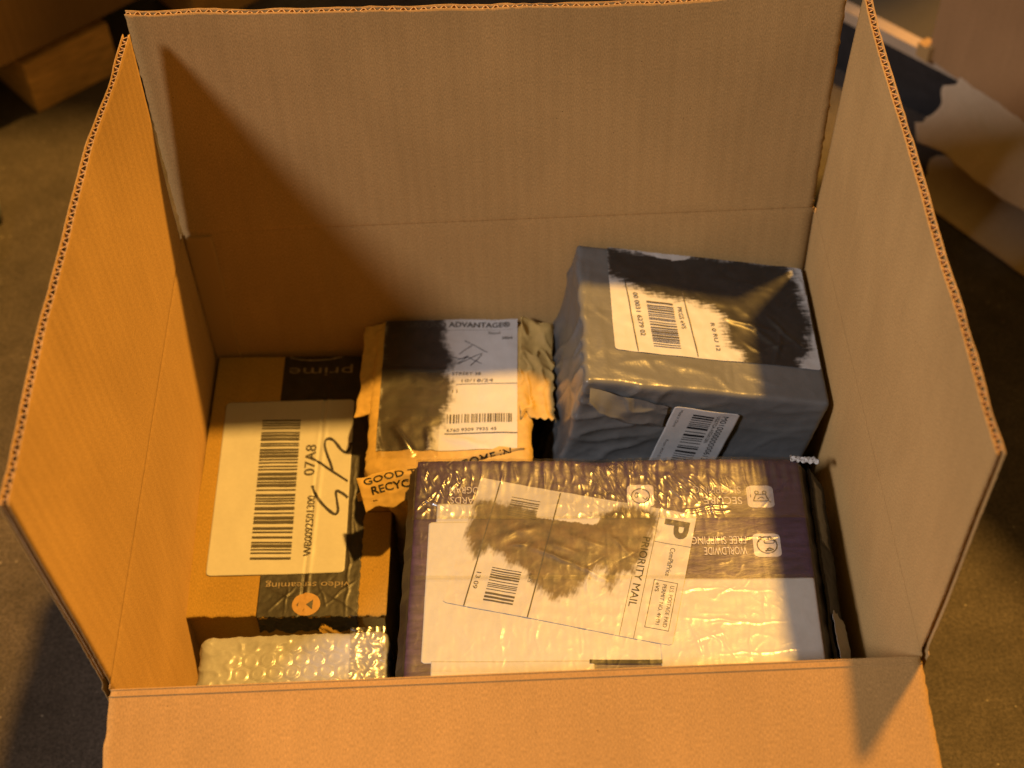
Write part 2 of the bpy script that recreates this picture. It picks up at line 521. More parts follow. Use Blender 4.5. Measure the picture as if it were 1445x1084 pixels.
# boxes --------------------------------------------------------------------
def rbox(sx, sy, sz, r, res):
    """rounded box, top centre at origin of z=0; returns verts, normals, faces"""
    nx, ny, nz = [max(4, int(s/res)) for s in (sx, sy, sz)]
    def ax(n, s):
        t = np.linspace(-1, 1, n + 1)
        return t*s/2
    X, Y, Z = ax(nx, sx), ax(ny, sy), ax(nz, sz)
    idx = {}; V = []; F = []
    def vid(i, j, k):
        key = (i, j, k)
        if key not in idx:
            idx[key] = len(V); V.append((X[i], Y[j], Z[k]))
        return idx[key]
    for k, fl in ((0, True), (nz, False)):
        for i in range(nx):
            for j in range(ny):
                q = [vid(i, j, k), vid(i + 1, j, k), vid(i + 1, j + 1, k), vid(i, j + 1, k)]
                F.append(q[::-1] if fl else q)
    for j, fl in ((0, False), (ny, True)):
        for i in range(nx):
            for k in range(nz):
                q = [vid(i, j, k), vid(i + 1, j, k), vid(i + 1, j, k + 1), vid(i, j, k + 1)]
                F.append(q[::-1] if fl else q)
    for i, fl in ((0, True), (nx, False)):
        for j in range(ny):
            for k in range(nz):
                q = [vid(i, j, k), vid(i, j + 1, k), vid(i, j + 1, k + 1), vid(i, j, k + 1)]
                F.append(q[::-1] if fl else q)
    V = np.array(V); half = np.array([sx, sy, sz])/2 - r
    cl = np.clip(V, -half, half); d = V - cl
    ln = np.linalg.norm(d, axis=1, keepdims=True); n = d/np.maximum(ln, 1e-12)
    return cl + n*r - (0, 0, sz/2), n, F

def block(name, corners, z0, z1, mat, parent, uvs=True, bev=.0):
    """upright prism over a quad footprint"""
    P = np.array(corners, float)
    V = np.vstack((np.c_[P, np.full(4, z0)], np.c_[P, np.full(4, z1)]))
    F = [[3, 2, 1, 0], [4, 5, 6, 7]] + [[i, (i + 1) % 4, 4 + (i + 1) % 4, 4 + i] for i in range(4)]
    VV = []; FF = []; UV = []
    for f in F:
        k = len(VV); q = V[f]
        e1 = q[1] - q[0]; e1 /= np.linalg.norm(e1)
        nn = np.cross(e1, q[3] - q[0]); e2 = np.cross(nn, e1); e2 /= np.linalg.norm(e2)
        for p in q:
            VV.append(p); UV.append(((p - q[0])@e1 + k*.13, (p - q[0])@e2))
        FF.append([k, k + 1, k + 2, k + 3])
    return add(name, np.array(VV), FF, mat, parent, uv=UV, smooth=False)

T = .0047            # board thickness
def board(name, A, B, C, Dd, out, mat, parent, flutes=True, bow=0.0, seed=0, rag=.0005, crease=True, extra=None, nu=90, nv=46, label=None):
    """corrugated board: A-B is the fold, C-D the free edge (inner face); 'out' points to its outer side.
       two liners with a wavy medium between them"""
    A, B, C, Dd, out = [np.array(p, float) for p in (A, B, C, Dd, out)]
    out = out/np.linalg.norm(out)
    Lu = np.linalg.norm(B - A); Lv = np.linalg.norm(C - A)
    def pos(u, v, n, edge=0.0):
        u = np.asarray(u, float); v = np.asarray(v, float)
        u, v = np.broadcast_arrays(u, v)
        e = rag*(pn(v*Lv*260, u*3 + seed, seed) + .6*pn(v*Lv*900, u*3, seed + 5))/Lu*(np.abs(u - .5)*2)**8
        e2 = (rag*.8*pn(u*Lu*200, v*3, seed + 2) + rag*1.6*pn(u*Lu*28, v, seed + 6))/Lv*v**12
        uu = (u + e)[..., None]; vv = (v + e2)[..., None]
        p = (A*(1 - uu) + B*uu)*(1 - vv) + (C*(1 - uu) + Dd*uu)*vv
        b = bow*np.sin(np.pi*u)*np.sin(np.pi*.5*v) + .0010*pn(u*Lu*9 + seed, v*Lv*7, seed + 3)*np.clip(v*4, 0, 1)
        b = b + .0011*pn(u*Lu*13, .4, seed + 31)*np.clip(v, 0, 1)**6
        n = n*(1 - .38*np.clip(2.2*pn(u*Lu*21, .2, seed + 33) - .35, 0, 1)*np.clip(v, 0, 1)**40)
        if crease: b = b + .0006*np.exp(-(v*Lv/.0026)**2)
        if extra is not None: b = b + extra(u*Lu, v*Lv)
        return p + (b + n)[..., None]*out
    us = np.linspace(0, 1, nu)
    vs = np.unique(np.r_[np.linspace(0, 1, nv), np.array([.0008, .0016, .0024, .0034, .005, .007])/Lv])
    nv = len(vs)
    U, Vv = np.meshgrid(us, vs, indexing='ij')
    V = []; F = []; UV = []; k = 0
    lt = .00055
    for n0, n1 in ((0, lt), (T - lt, T)):
        for n in (n0, n1):
            V.append(pos(U, Vv, np.full(U.shape, n)).reshape(-1, 3)); UV.append(np.stack((U*Lu, Vv*Lv), -1).reshape(-1, 2))
        m = nu*nv
        F.append(gfaces(nu, nv, k)); F.append(gfaces(nu, nv, k + m, True))
        per = [i*nv for i in range(nu)] + [(nu - 1)*nv + j for j in range(1, nv)] + \
              [i*nv + nv - 1 for i in range(nu - 2, -1, -1)] + [j for j in range(nv - 2, 0, -1)]
        per = np.array(per); nx = np.roll(per, -1)
        F.append(np.stack((per + k, per + k + m, nx + k + m, nx + k), 1))
        k += 2*m
    o = add(name, np.vstack(V), np.vstack(F), mat, parent, uv=np.vstack(UV), label=label)
    if flutes:
        per_n = max(4, int(round(Lu/.0066))); ns = per_n*8 + 1
        u = np.linspace(.001, .999, ns)
        v = np.linspace(0.02, 1 - .0007/Lv, 8)
        Uf, Vf = np.meshgrid(u, v, indexing='ij')
        ph = 2*np.pi*per_n*Uf + .9*pn(Uf*20, 0.3, seed + 8)
        w = np.sin(ph); w = np.sign(w)*np.abs(w)**.8
        mid = T/2 + w*(T/2 - lt - .0001)
        ft = .00048
        V1 = pos(Uf, Vf, mid - ft/2).reshape(-1, 3); V2 = pos(Uf, Vf, mid + ft/2).reshape(-1, 3)
        n = ns*8
        # offset along u too so that the steep flanks keep a thickness
        eu = (B - A)/Lu; sl = np.cos(ph)
        V1 += (sl*ft*.55).reshape(-1, 1)*eu; V2 -= (sl*ft*.55).reshape(-1, 1)*eu
        Fs = [gfaces(ns, 8, 0), gfaces(ns, 8, n, True)]
        i = np.arange(ns - 1)
        for j in (0, 7):
            a = i*8 + j; b = (i + 1)*8 + j
            Fs.append(np.stack((a, a + n, b + n, b), 1))
        uvf = np.stack((Uf*Lu, Vf*Lv), -1).reshape(-1, 2)
        add('fluting', np.vstack((V1, V2)), np.vstack(Fs), 'flute', o, uv=np.vstack((uvf, uvf)))
    return o

def zz(p): return (p[0], p[1], p[2] + Z0)

# ================================================================== setting
flr = add('floor', [(-6, -6, 0), (6, -6, 0), (6, 8, 0), (-6, 8, 0)], [[0, 1, 2, 3]], 'concrete', None, smooth=False)
flr['kind'] = 'structure'; flr['label'] = 'brown speckled concrete floor'

# ================================================================== the big open carton
w = .235; D = .3788; H = .28; FL = .186
box = thing('cardboard_box', 'large open corrugated cardboard box with four raised flaps, holding five parcels', 'cardboard box', (0, D/2, 0))
b0 = -H
board('wall_panel', zz((-w, 0, 0)), zz((-w, D, 0)), zz((-w, 0, b0)), zz((-w, D, b0)), (-1, 0, 0), 'kraft', box, False, seed=1, rag=0, nu=60, nv=30)
board('wall_panel', zz((w, D, 0)), zz((w, 0, 0)), zz((w, D, b0)), zz((w, 0, b0)), (1, 0, 0), 'kraft', box, False, seed=2, rag=0, nu=60, nv=30)
board('wall_panel', zz((-w, D, 0)), zz((w, D, 0)), zz((-w, D, b0)), zz((w, D, b0)), (0, 1, 0), 'kraft', box, False, seed=3, rag=0, nu=60, nv=30)
board('wall_panel', zz((w, 0, 0)), zz((-w, 0, 0)), zz((w, 0, b0)), zz((-w, 0, b0)), (0, -1, 0), 'kraft', box, False, seed=4, rag=0, nu=60, nv=30)
block('bottom_panel', [(-w - T, -T), (w + T, -T), (w + T, D + T), (-w - T, D + T)], .0008, Z0 - H, 'kraft', box)
# flaps (fold edge first, free edge second)
def left_marks(u, v):     # old diagonal scuff crease of the left flap, mm
    return .0006*np.exp(-((v - (.155 - 1.18*(u - .03)))/.0016)**2)*((u > .02) & (u < .16)) \
        - .0004*np.exp(-((v - (.150 - 1.18*(u - .03)))/.003)**2)*((u > .02) & (u < .16))
board('flap', zz((-w, .003, 0)), zz((-w, D - .010, 0)), zz((-.2435, .0, .183)), zz((-.2312, .3640, .1905)), (-1, 0, .03), 'kraft', box, bow=.004, seed=11, extra=left_marks)
board('flap', zz((w, D - .004, 0)), zz((w, .003, 0)), zz((.241, .373, .192)), zz((.2395, .003, .187)), (1, 0, .03), 'kraft', box, bow=-.001, seed=12)
board('flap', zz((-w, D, 0)), zz((w - .001, D, 0)), zz((-.2366, .3853, .1907)), zz((.2345, .3853, .1815)), (0, 1, .03), 'kraft', box, bow=-.003, seed=13, rag=.0009,
      extra=lambda u, v: .004*np.exp(-((u - .40)/.03)**2)*np.clip((v - .15)/.035, 0, 1)**2)
aF = 1.757
fd = (0, -math.sin(aF)*FL, math.cos(aF)*FL)
board('flap', zz((w, 0, 0)), zz((-w, 0, 0)), zz((w + .002, fd[1], fd[2])), zz((-w - .001, fd[1], fd[2])), (0, -.18, -1), 'kraft', box, bow=.002, seed=14, rag=.0009)
# glue tab of the back left corner
tab = Sheet((-w, D, 0), (1, 0, 0), (0, 0, 1))
patch('glue_tab', Sub(tab, 0, 0, 0, .0), .5, 21, -278, -3, 2, 'kraft', box, off=1.6, rag=lambda a, b: (a + np.where(a > 18, 1.2*pn(b*.05, 0, 4), 0), b), thick=1.5)

# ================================================================== purple box with labels and tape
def pur_h(u, v):
    d = np.clip(-v, 0, 400)
    rib = .34*np.sin(2*np.pi*u/7.3 + 1.6*pn(u*.04, v*.02, 5))*(np.exp(-d/17) + .03)*np.clip(.75 + 1.1*pn(u/23, v/30, 24), .1, 1.3)*np.clip((u - 22)/30, .15, 1)
    wv = .7*pn(u/60, v/50, 21) + .10*pn(u/16, v/16, 22)
    dent = -2.6*np.exp(-((u - 128)/16)**2)*np.exp(-d/5)
    edge = -1.0*np.exp(-d/1.8) - .8*np.exp(-np.clip(u, 0, None)/1.5) - .8*np.exp(-np.clip(268 - u, 0, None)/1.5)
    return rib + wv + dent + edge
ya = math.radians(-2.5)
PUR = Sheet((-.064, .2125, -.072), (math.cos(ya), math.sin(ya), 0), (0, 1, 0), pur_h)
pur = thing('parcel_box', 'purple printed parcel box under shiny clear tape, a slanted white mailing label on top', 'parcel', tuple(PUR.at(134, -100)*(1, 1, 0) + (0, 0, Z0 - H + .0005)))
DP = 203.0
# body below the lid (leans out a little on both sides)
def pur_xyz(u, v, z): return PUR.O + (u*PUR.U + v*PUR.V + z*PUR.N)*.001
lv = [(-3.0, 1.0, 267.0, -1.2), (-16, -7, 276, -.5), (-60, -7.5, 277, .5), (-206.5, -6, 276, .5)]
V = []; F = []
for (z, a, b, e) in lv:
    n = 24
    ring = [(a + (b - a)*i/n, e + .5*math.sin(i*1.7)) for i in range(n)] + [(b, e - (DP + 2*e)*i/n) for i in range(n)] + \
           [(b - (b - a)*i/n, -DP - e) for i in range(n)] + [(a, -DP - e + (DP + 2*e)*i/n) for i in range(n)]
    for i, (u, v) in enumerate(ring):
        V.append(pur_xyz(u + .5*math.sin(i*2.3 + z), v, z))
    if len(V) > len(ring):
        k = len(V) - 2*len(ring); m = len(ring)
        F += [[k + i, k + m + i, k + m + (i + 1) % m, k + (i + 1) % m] for i in range(m)]
m = 96; F.append([len(V) - m + i for i in range(m)]); F.append(list(range(m))[::-1])
add('side_walls', np.array(V), F, 'sideblack', pur, smooth=False, label='black cardboard sides of the purple box')
lid = patch('lid', PUR, 0, 268, -DP, 0, 1.1, 'purple', pur, thick=2.6,
            rag=lambda a, b: (a + np.where((a > 267) | (a < 1), .5*pn(b*.12, 0, 9), 0), b + np.where(b > -1, .5*pn(a*.1, 0, 8), 0)))
# loose outer flap standing off on the right with a torn sticker
def sfl(u, v): return 1.2*pn(v/30, u/20, 41) + .5*ridge(v/9, u/14, 42)
FLP = Sheet(pur_xyz(277.2, 2, -14) - (0, 0, Z0), PUR.U*.50 - PUR.N*.87, PUR.V, sfl)
fp = patch('side_flap', FLP, 0, 26, -198, 0, 2.0, 'sideblack', pur, thick=1.8, label='loose black side flap of the purple box')
patch('clear_tape', FLP, 1, 18, -62, -10, 1.5, 'tape2', fp, off=1.0)
def torn(A, B):
    e = np.clip((B + 124)/9, 0, 1)
    return A + 3*pn(B*.12, A*.05, 3)*e + 3.2*np.exp(-((B + 121)/3.5)**2)*(A < 10)*-1, B + e*4.5*pn(A*.22, 1, 6)
patch('torn_sticker', FLP, 4, 24, -196, -116, 1.2, 'white', fp, off=1.6, rag=torn, label='torn grey white sticker on the black side flap')
TC = Sheet(pur_xyz(262, -4, 1.5) - (0, 0, Z0), PUR.U, PUR.V, lambda u, v: 1.5*pn(u*.5, v*.5, 71) + 1.2*ridge(u*.3, v*.3, 72, 2))
patch('torn_paper', TC, 0, 20, 0, 5, .7, 'white', pur, rag=lambda a, b: (a + .9*pn(b, a*.3, 2), b + 1.4*pn(a*.4, b, 3) - .12*a), label='torn white paper shred on the box corner')

# printing on the lid (upside down as the box lies)
def icon(cu, cv, kind):
    pl = patch('icon_plate', Sub(PUR, cu - 9.2, cv + 9.4, 0, .30), 0, 18.4, -18.8, 0, .9, 'whiteprint', lid, r=3.2, thick=0)
    sb = Sub(PUR, cu, cv, 0, .62)
    mk = lambda pts, wd=.8, cl=False: stroke(sb, pts, wd, 'ink2', pl, 'printed_icon', .1, cl, 5)
    circ = lambda x, y, r, n=14: [(x + r*math.cos(2*math.pi*i/n), y + r*math.sin(2*math.pi*i/n)) for i in range(n)]
    if kind == 'cart':
        mk([(-3.0, 1.6), (-1, 1.7), (2, 1.7), (3.6, 1.6), (4.3, -.8), (5.2, -3.2), (5, -3.8), (0, -3.9), (-4.6, -3.8), (-4.8, -3.2), (-3.9, -.6)], .75, True)
        mk([(-2.0, -2.2), (-.6, -1.2), (.8, -.6), (2.4, -1.9)], .6)
        mk(circ(-2.4, 3.3, 1.25, 10), .7, True); mk(circ(2.9, 3.3, 1.25, 10), .7, True)
        mk([(-7, 1.5), (-6.4, .2), (-6.9, -.6)], .5); mk([(5.6, -4.6), (6.9, -5.1)], .7)
    elif kind == 'globe':
        mk(circ(0, 0, 6.6, 20), .75, True)
        mk([(-1.4, 1.4), (4.4, 1.5), (4.4, 3.8), (-1.4, 3.8)], .6, True)
        mk([(-5.4, 2.4), (-4.6, 4.2), (-1.6, 4.3)], .7)
        mk(circ(-4.2, 5.6, 1.1, 9), .7, True); mk(circ(2.2, 5.6, 1.1, 9), .7, True)
        mk([(-1.5, -4.8), (.4, -4.4), (2.6, -4.8)], 1.2); mk([(-.3, -3.6), (1.2, -2.6), (2.9, -3.4), (4, -4.0)], 1.3)
    else:
        mk(circ(0, -.3, 6.2, 20), .75, True)
        mk([(-2.8, 2.6), (-3.9, .6), (-3.4, -1.8), (-2.0, -.6), (-1.6, 1.8)], .7, True)
        mk([(1.2, -1.6), (3.4, -3.2), (4.6, -1.6)], .7)
icon(238.4, -33, 'cart'); icon(239, -73.6, 'globe'); icon(156, -32, 'hands')
PT = Sub(PUR, 0, 0, 0, .30)
text(PT, 'SECURE', 212.5, -36.6, 26, 6.2, 180, 'whiteprint', lid)
text(PT, 'SHOPPING', 208.8, -27.6, 33, 6.2, 180, 'dimprint', lid)
text(PT, 'WORLDWIDE', 211, -77.8, 28.5, 6.2, 180, 'whiteprint', lid)
text(PT, 'FREE SHIPPING', 207, -69.3, 36.5, 6.2, 180, 'whiteprint', lid)
text(PT, 'REWARDS', 39.5, -35.3, 30, 5.8, 180, 'whiteprint', lid)
text(PT, 'PROGRAM', 37, -26.5, 26.5, 5.8, 180, 'whiteprint', lid)

# papers on the lid
WP = Sub(PUR, 0, 0, 0, .55, lambda a, b: .25*pn(a/9, b/16, 31))
patch('paper_sheet', WP, 10.5, 166, -163, -53.5, 1.2, 'white', lid, r=2, label='white paper under the mailing label')
patch('paper_sheet', WP, 15.5, 60, -60, -38, 1.2, 'white', lid, off=.0 - .3, r=1)
WP2 = Sub(PUR, 0, 0, 0, .9, lambda a, b: .25*pn(a/11, b/12, 32))
patch('paper_sheet', WP2, 17, 121, -196, -161.5, 1.2, 'white', lid)
patch('paper_sheet', WP2, 163.5, 267.4, -194, -99.7, 1.2, 'white', lid, off=-.2, label='plain white paper sheet on the lid near the carton wall')
slot = quads(WP2, [(118, 164, -163.6, -160.8)], 'black', lid, 'print_edge', .3, 12)
# slanted mailing label
def pl_bump(a, b):
    seg = [(26, -45, 48, -33, 3, 1.1), (48, -50, 80, -58, 2.2, 1.3), (80, -58, 100, -64, 2.2, 1.2), (33, -52, 44, -48, 1.5, .9),
           (70, -35, 96, -40, 2.5, .7), (96, -28, 116, -44, 2.2, .8), (88, -60, 92, -78, 1.6, .6), (60, -44, 78, -48, 2, .8)]
    return creases(a, b, seg) + .35*pn(a/10, b/8, 34)
PL = Sub(PUR, 45.3, -16.0, -12.6, 1.25, pl_bump)
ink_poly = [(0, -17), (1.5, -19.2), (24.4, -16.6), (46.9, -18.7), (86.6, -13.5), (100.9, -1), (124.2, -2.7), (127.2, -12.2), (125.5, -35.1), (119, -55.2), (110.5, -58), (106.3, -72.9), (101, -70),
            (99.6, -57.5), (94.6, -57.5), (88, -66.1), (85, -78.4), (77, -84.8), (71, -89), (66, -85), (60, -82.4), (52, -76.4), (45, -68), (35, -66.9), (28, -60), (20, -58), (13, -66.8), (8, -62), (0, -50)]
hole = [(46, -24), (86, -22), (87, -17), (60, -14), (46, -18)]
def ink_fun(poly, scale=5.0, holes=(), seed=50, ang=0.0, st=1.0):
    ca, sa = math.cos(math.radians(ang)), math.sin(math.radians(ang))
    def f(a, b):
        x = a*ca - b*sa; y = a*sa + b*ca
        wob = 1.6*pn(x/9, y/14, seed) + st*(2.4*pn(x/1.5, y/12, seed + 1) + 1.0*pn(x/.8, y/5, seed + 2)) + 1.5*pn(x/3.5, y/3.5, seed + 7)
        s = poly_sdf(poly, a, b) + wob
        r = .5 + s/scale
        for hpoly in holes:
            r = r - np.clip(.75 + (poly_sdf(hpoly, a, b) + wob*.7)/3.0, 0, 1.4)
        r = np.clip(r, 0, 1) - .10*np.clip(fbm(x/16, y/5, seed + 4), 0, 1)
        return np.clip(r, 0, 1)
    return f
plab = patch('mailing_label', PL, 0, 152, -104, 0, .75, 'labelink', lid, r=2, inkf=ink_fun(ink_poly, 14, [hole], 50, 8, .8), label='white mailing label with brown smeared marker and large letter P')
for x in (14.2, 57):
    quads(PL, [(x - .45, x + .45, -104, -1)], 'ink2', plab, 'printed_line', n=60)
quads(PL, [(126.8, 127.1, -104, -1), (117.4, 117.7, -104, -58), (127, 152, -27.2, -26.9)], 'ink2', plab, 'printed_line', n=40)
barcode(PL, 25, 45, -27, -11, 'ink2', plab, seed=4, mod=.55)
barcode(PL, 25.5, 45.5, -97, -70, 'ink2', plab, seed=5, mod=.6)
text(PL, 'P', 140, -14.6, 14.6, 17, -90, 'ink2', plab, bold=.03)
text(PL, 'PRIORITY MAIL', 121.8, -53, 56, 5.2, -90, 'black', plab)
text(PL, 'ComPlsPrice', 140.5, -41.5, 23, 3.4, -90, 'ink2', plab)
quads(PL, [(132.5, 148, -57.6, -57.2), (132.5, 148, -94.4, -94), (132.3, 132.7, -94.4, -57.2), (147.8, 148.2, -94.4, -57.2)], 'ink2', plab, 'printed_frame', n=16)
text(PL, 'U.S. POSTAGE PAID', 145, -76, 32, 2.7, -90, 'ink2', plab)
text(PL, 'PERMIT NO. 49491', 140, -75.5, 31, 2.7, -90, 'ink2', plab)
text(PL, 'eVS', 135.4, -63, 7, 2.6, -90, 'black', plab)
text(PL, '13 09', 17.8, -83, 13, 3.2, -90, 'ink2', plab)
text(PL, 'eVS', 52.3, -74, 7, 2.8, -90, 'ink2', plab)

# clear tape over the lid, three overlapping runs
tseg = {
 1: [(4, -2, 12, -24, 1.1, 1.0), (8, -30, 2, -12, .9, 1.1), (14, -8, 24, -30, 1.0, .9), (20, -6, 30, -22, .9, .8), (6, -36, 22, -44, .9, 1.0), (2, -44, 14, -30, .8, .9),
     (24, -12, 12, -40, .9, .7), (28, -34, 34, -46, .8, .6), (176, -14, 196, -38, .9, .9), (180, -12, 204, -36, .8, .8), (170, -18, 186, -40, .8, .8), (190, -16, 212, -40, .7, .6),
     (186, -46, 214, -42, .8, .8), (190, -49.5, 216, -46, .6, .7), (130, -14, 142, -36, .8, .6), (136, -16, 150, -38, .8, .6), (158, -16, 172, -34, .9, .7), (240, -42, 262, -18, .8, .5), (228, -10, 232, -45, .6, .4)]
    + rand_creases(70, 95, 220, -44, -4, 5, (255, 320), (5, 20), (.45, 1.0), (.2, .55)) + rand_creases(26, 0, 45, -50, -3, 15, (40, 140), (8, 24), (.5, 1.1), (.3, .7)) + rand_creases(24, 40, 230, -14, -1, 16, (262, 278), (8, 22), (.6, 1.2), (.25, .5)),
 2: [(190, -69.5, 268, -68.4, .5, .7), (232, -50, 234, -68, .5, .4), (4, -56, 8, -96, .8, .4)] + rand_creases(14, 5, 260, -96, -50, 6, (0, 180), (6, 20), (.5, .9), (.1, .3)),
 3: [(178, -110, 200, -108, 1.0, .8), (200, -108, 240, -111, .9, .5), (180, -131, 225, -134, .8, .6), (196, -135, 246, -134, .9, .5), (184, -136, 190, -158, 1.2, 1.0), (190, -140, 204, -150, 1.1, .9),
     (200, -138, 210, -160, 1.0, .8), (182, -150, 204, -142, 1.0, .8), (206, -112, 214, -106, 1, .8), (60, -122, 62, -158, 1.1, .9), (84, -125, 85, -155, .9, .5), (112, -130, 113, -158, .8, .5),
     (222, -138, 220, -160, .9, .6), (232, -108, 232, -134, .8, .4), (200, -158, 262, -154, .8, .5)] + rand_creases(16, 20, 262, -165, -100, 7, (0, 180), (6, 18), (.5, 1.0), (.1, .35)),
}
def tape_fun(k):
    def f(a, b):
        msk = np.exp(-((a - 18)/22)**2) + np.exp(-((a - 152)/50)**4) if k == 1 else .22
        return creases(a, b, tseg[k])*(1.0, .7, .42)[k - 1] + .12*pn(a/9, b/9, 60 + k) + (.34*pn(a/3.2, b/15, 63 + k) + .16*pn(a/6, b/5, 69 + k) + .55*ridge(a/9 + b/30, b/16, 66 + k, 5))*msk
    return f
for k, (b0_, b1_) in {1: (-52, .5), 2: (-101, -50), 3: (-170, -98)}.items():
    patch('clear_tape', Sub(PUR, 0, 0, 0, 2.0 + .12*k, tape_fun(k)), -1, 269, b0_, b1_, .62, 'tape' if k == 1 else 'tape2', pur, thick=0)

# ================================================================== brown parcel with black tape (left)
def left_h(u, v):
    seam = -.8*np.exp(-((u - 90 - .02*v)/1.0)**2) + .5*np.exp(-((u - 93 - .02*v)/1.5)**2)
    return .5*pn(u/45, v/50, 81) + .12*pn(u/12, v/12, 82) + seam*np.where((v < -40), 1.0, .4)
yl = math.radians(-2)
LEFT = Sheet((-.2305, .3735, -.134), (math.cos(yl), math.sin(yl), 0), (0, .235, .016), left_h)
lp = thing('parcel_box', 'brown cardboard parcel box with black printed tape and white barcode label', 'parcel', (-.16, .26, Z0 - H + .0005))
LW, LD = 147.0, 234.0
def lraw(u, v, z): return LEFT.O + (u*LEFT.U + v*LEFT.V + z*LEFT.N)*.001
def lbody(a0, a1, bb0, bb1, z1, zb, nu=30, nw=20):
    # upright walls below the top panel, bottom flat on the carton floor
    V = []; F = []
    ring = [(a0 + (a1 - a0)*i/nu, bb0) for i in range(nu)] + [(a1, bb0 + (bb1 - bb0)*i/nu) for i in range(nu)] + \
           [(a1 - (a1 - a0)*i/nu, bb1) for i in range(nu)] + [(a0, bb1 - (bb1 - bb0)*i/nu) for i in range(nu)]
    m = len(ring)
    UV = []
    for j in range(nw + 1):
        t = j/nw
        for i, (u, v) in enumerate(ring):
            top = lraw(u, v, z1); p = top.copy(); p[2] = top[2]*(1 - t) + zb*t
            p[:2] += .0008*pn(i*.21, j*.3, 7)
            V.append(p); UV.append((i*.005, t*.13))
    for j in range(nw):
        F += [[j*m + i, (j + 1)*m + i, (j + 1)*m + (i + 1) % m, j*m + (i + 1) % m] for i in range(m)]
    F.append([nw*m + i for i in range(m)]); F.append(list(range(m))[::-1])
    return np.array(V), F, UV
V, F, UV = lbody(2, LW - 2, -LD + 2.5, -1, -5.2, Z0 - H + .001)
body = add('box_walls', V, F, 'kraft2', lp, uv=UV, smooth=False)
def lrag(a, b):
    e = np.clip((-b - 222)/12, 0, 1)
    return a, b + e*(2.0*pn(a/9, 1, 85) + 1.0*pn(a/2.6, 2, 86))
nu_, nv_ = 100, 150
A, B = np.meshgrid(np.linspace(0, LW, nu_), np.linspace(-LD, 0, nv_), indexing='ij')
A, B = lrag(A, B)
Pt = LEFT.at(A, B, 0).reshape(-1, 3); Pb = LEFT.at(A, B, -3.0).reshape(-1, 3)
per = np.array([i*nv_ for i in range(nu_)] + [(nu_ - 1)*nv_ + j for j in range(1, nv_)] + [i*nv_ + nv_ - 1 for i in range(nu_ - 2, -1, -1)] + [j for j in range(nv_ - 2, 0, -1)])
nx = np.roll(per, -1); n_ = nu_*nv_
uvt = np.stack((A, B), -1).reshape(-1, 2)*.001
top = add('top_panel', np.vstack((Pt, Pb)), np.vstack((gfaces(nu_, nv_), gfaces(nu_, nv_, n_, True), np.stack((per, per + n_, nx + n_, nx), 1))), 'kraft2', lp, uv=np.vstack((uvt, uvt)))
tp_segs = [(60, -212, 84, -222, .7, .5), (62, -230, 80, -210, .6, .5), (74, -206, 74, -232, .5, .4), (100, -214, 124, -230, .7, .5), (124, -206, 102, -226, .7, .5), (96, -206, 104, -228, .5, .4), (117, -100, 118, -235, .8, .6),
           (122, -70, 130, -110, .9, .8), (120, -110, 129, -135, .8, .7), (118, -150, 126, -190, .7, .5)] + rand_creases(26, 55, 126, -234, -1, 12, (0, 180), (5, 18), (.4, .8), (.1, .35))
TPB = lambda a, b: creases(a, b, tp_segs) + .1*pn(a/4, b/4, 88)
TPS = Sub(LEFT, 0, 0, 0, .3, TPB)
def taprag(a, b):
    e = np.clip((-b - 226)/8, 0, 1)
    return a + np.where(a > 123, 1.2*pn(b/8, 0, 90) + .6*pn(b/2.5, 0, 91), 0)*np.clip((-b - 80)/20, 0, 1), b + e*(1.6*pn(a/6, 3, 92) + 1.2*pn(a/2, 3, 93))
tp = patch('packing_tape', TPS, 53.5, 126.5, -LD - 1, -.3, .8, 'tapeblack', lp, rag=taprag, label='wrinkled black printed packing tape')
TX = Sub(LEFT, 0, 0, 0, .45, TPB)
text(TX, 'prime', 83.5, -14.5, 51, 11, 180, 'tapeprint', tp)
stroke(TX, [(58, -1.4), (66, -3.6), (78, -4.4), (90, -3.6), (100, -1.4)], 1.6, 'tapeprint', tp, 'printed_arrow')
text(TX, 'video streaming', 88.6, -208.8, 61, 6.6, 180, 'tapeprint', tp)
th = np.linspace(0, 2*np.pi, 41)[:-1]
cc = [(89 + 10.2*math.cos(t), -225.2 + 9.2*math.sin(t)) for t in th]
dr = np.array([(89, -225.2)] + cc)
add('printed_disc', TX.at(dr[:, 0], dr[:, 1], .22), [[0, 1 + i, 1 + (i + 1) % 40] for i in range(40)], 'tapetan', tp)
add('printed_triangle', TX.at([89, 94, 93.6], [-225.5, -221.5, -229.5], .42), [[0, 2, 1]], 'tapeblack', tp, smooth=False)
stroke(TX, [(84, -224), (82.6, -225.6), (84, -227.4)], 1.2, 'tapeblack', tp, 'printed_mark', .42)
# torn flap of tape and board along the front edge
TF = Sheet(lraw(54, -LD + .5, -1.5) - (0, 0, Z0), LEFT.U, (0, .18, 1), lambda u, v: 1.3*pn(u/7, v/5, 95) + .7*ridge(u/6, v/6, 96, 3))
patch('tape_end', TF, 0, 72, -16, 0, 1.1, 'tapeblack', lp, rag=lambda a, b: (a, b + np.clip(-b/12, 0, 1)*(3.5*pn(a/9, 0, 97) + 1.5*pn(a/2.8, 0, 98))), label='torn end of the black tape hanging over the box edge')
TF2 = Sheet(lraw(100, -LD - 2, -7) - (0, 0, Z0), LEFT.U*.8 - LEFT.V*.45 , (.1, -.7, -.5), lambda u, v: 1.2*pn(u/5, v/4, 99))
patch('torn_board', TF2, 0, 26, 0, 10, .9, 'kraft2', lp, rag=lambda a, b: (a + 1.2*pn(b/3, a/9, 3), b*(1 - .5*np.abs(a - 13)/13) + 1.2*pn(a/3, b, 4)), label='torn cardboard shred')
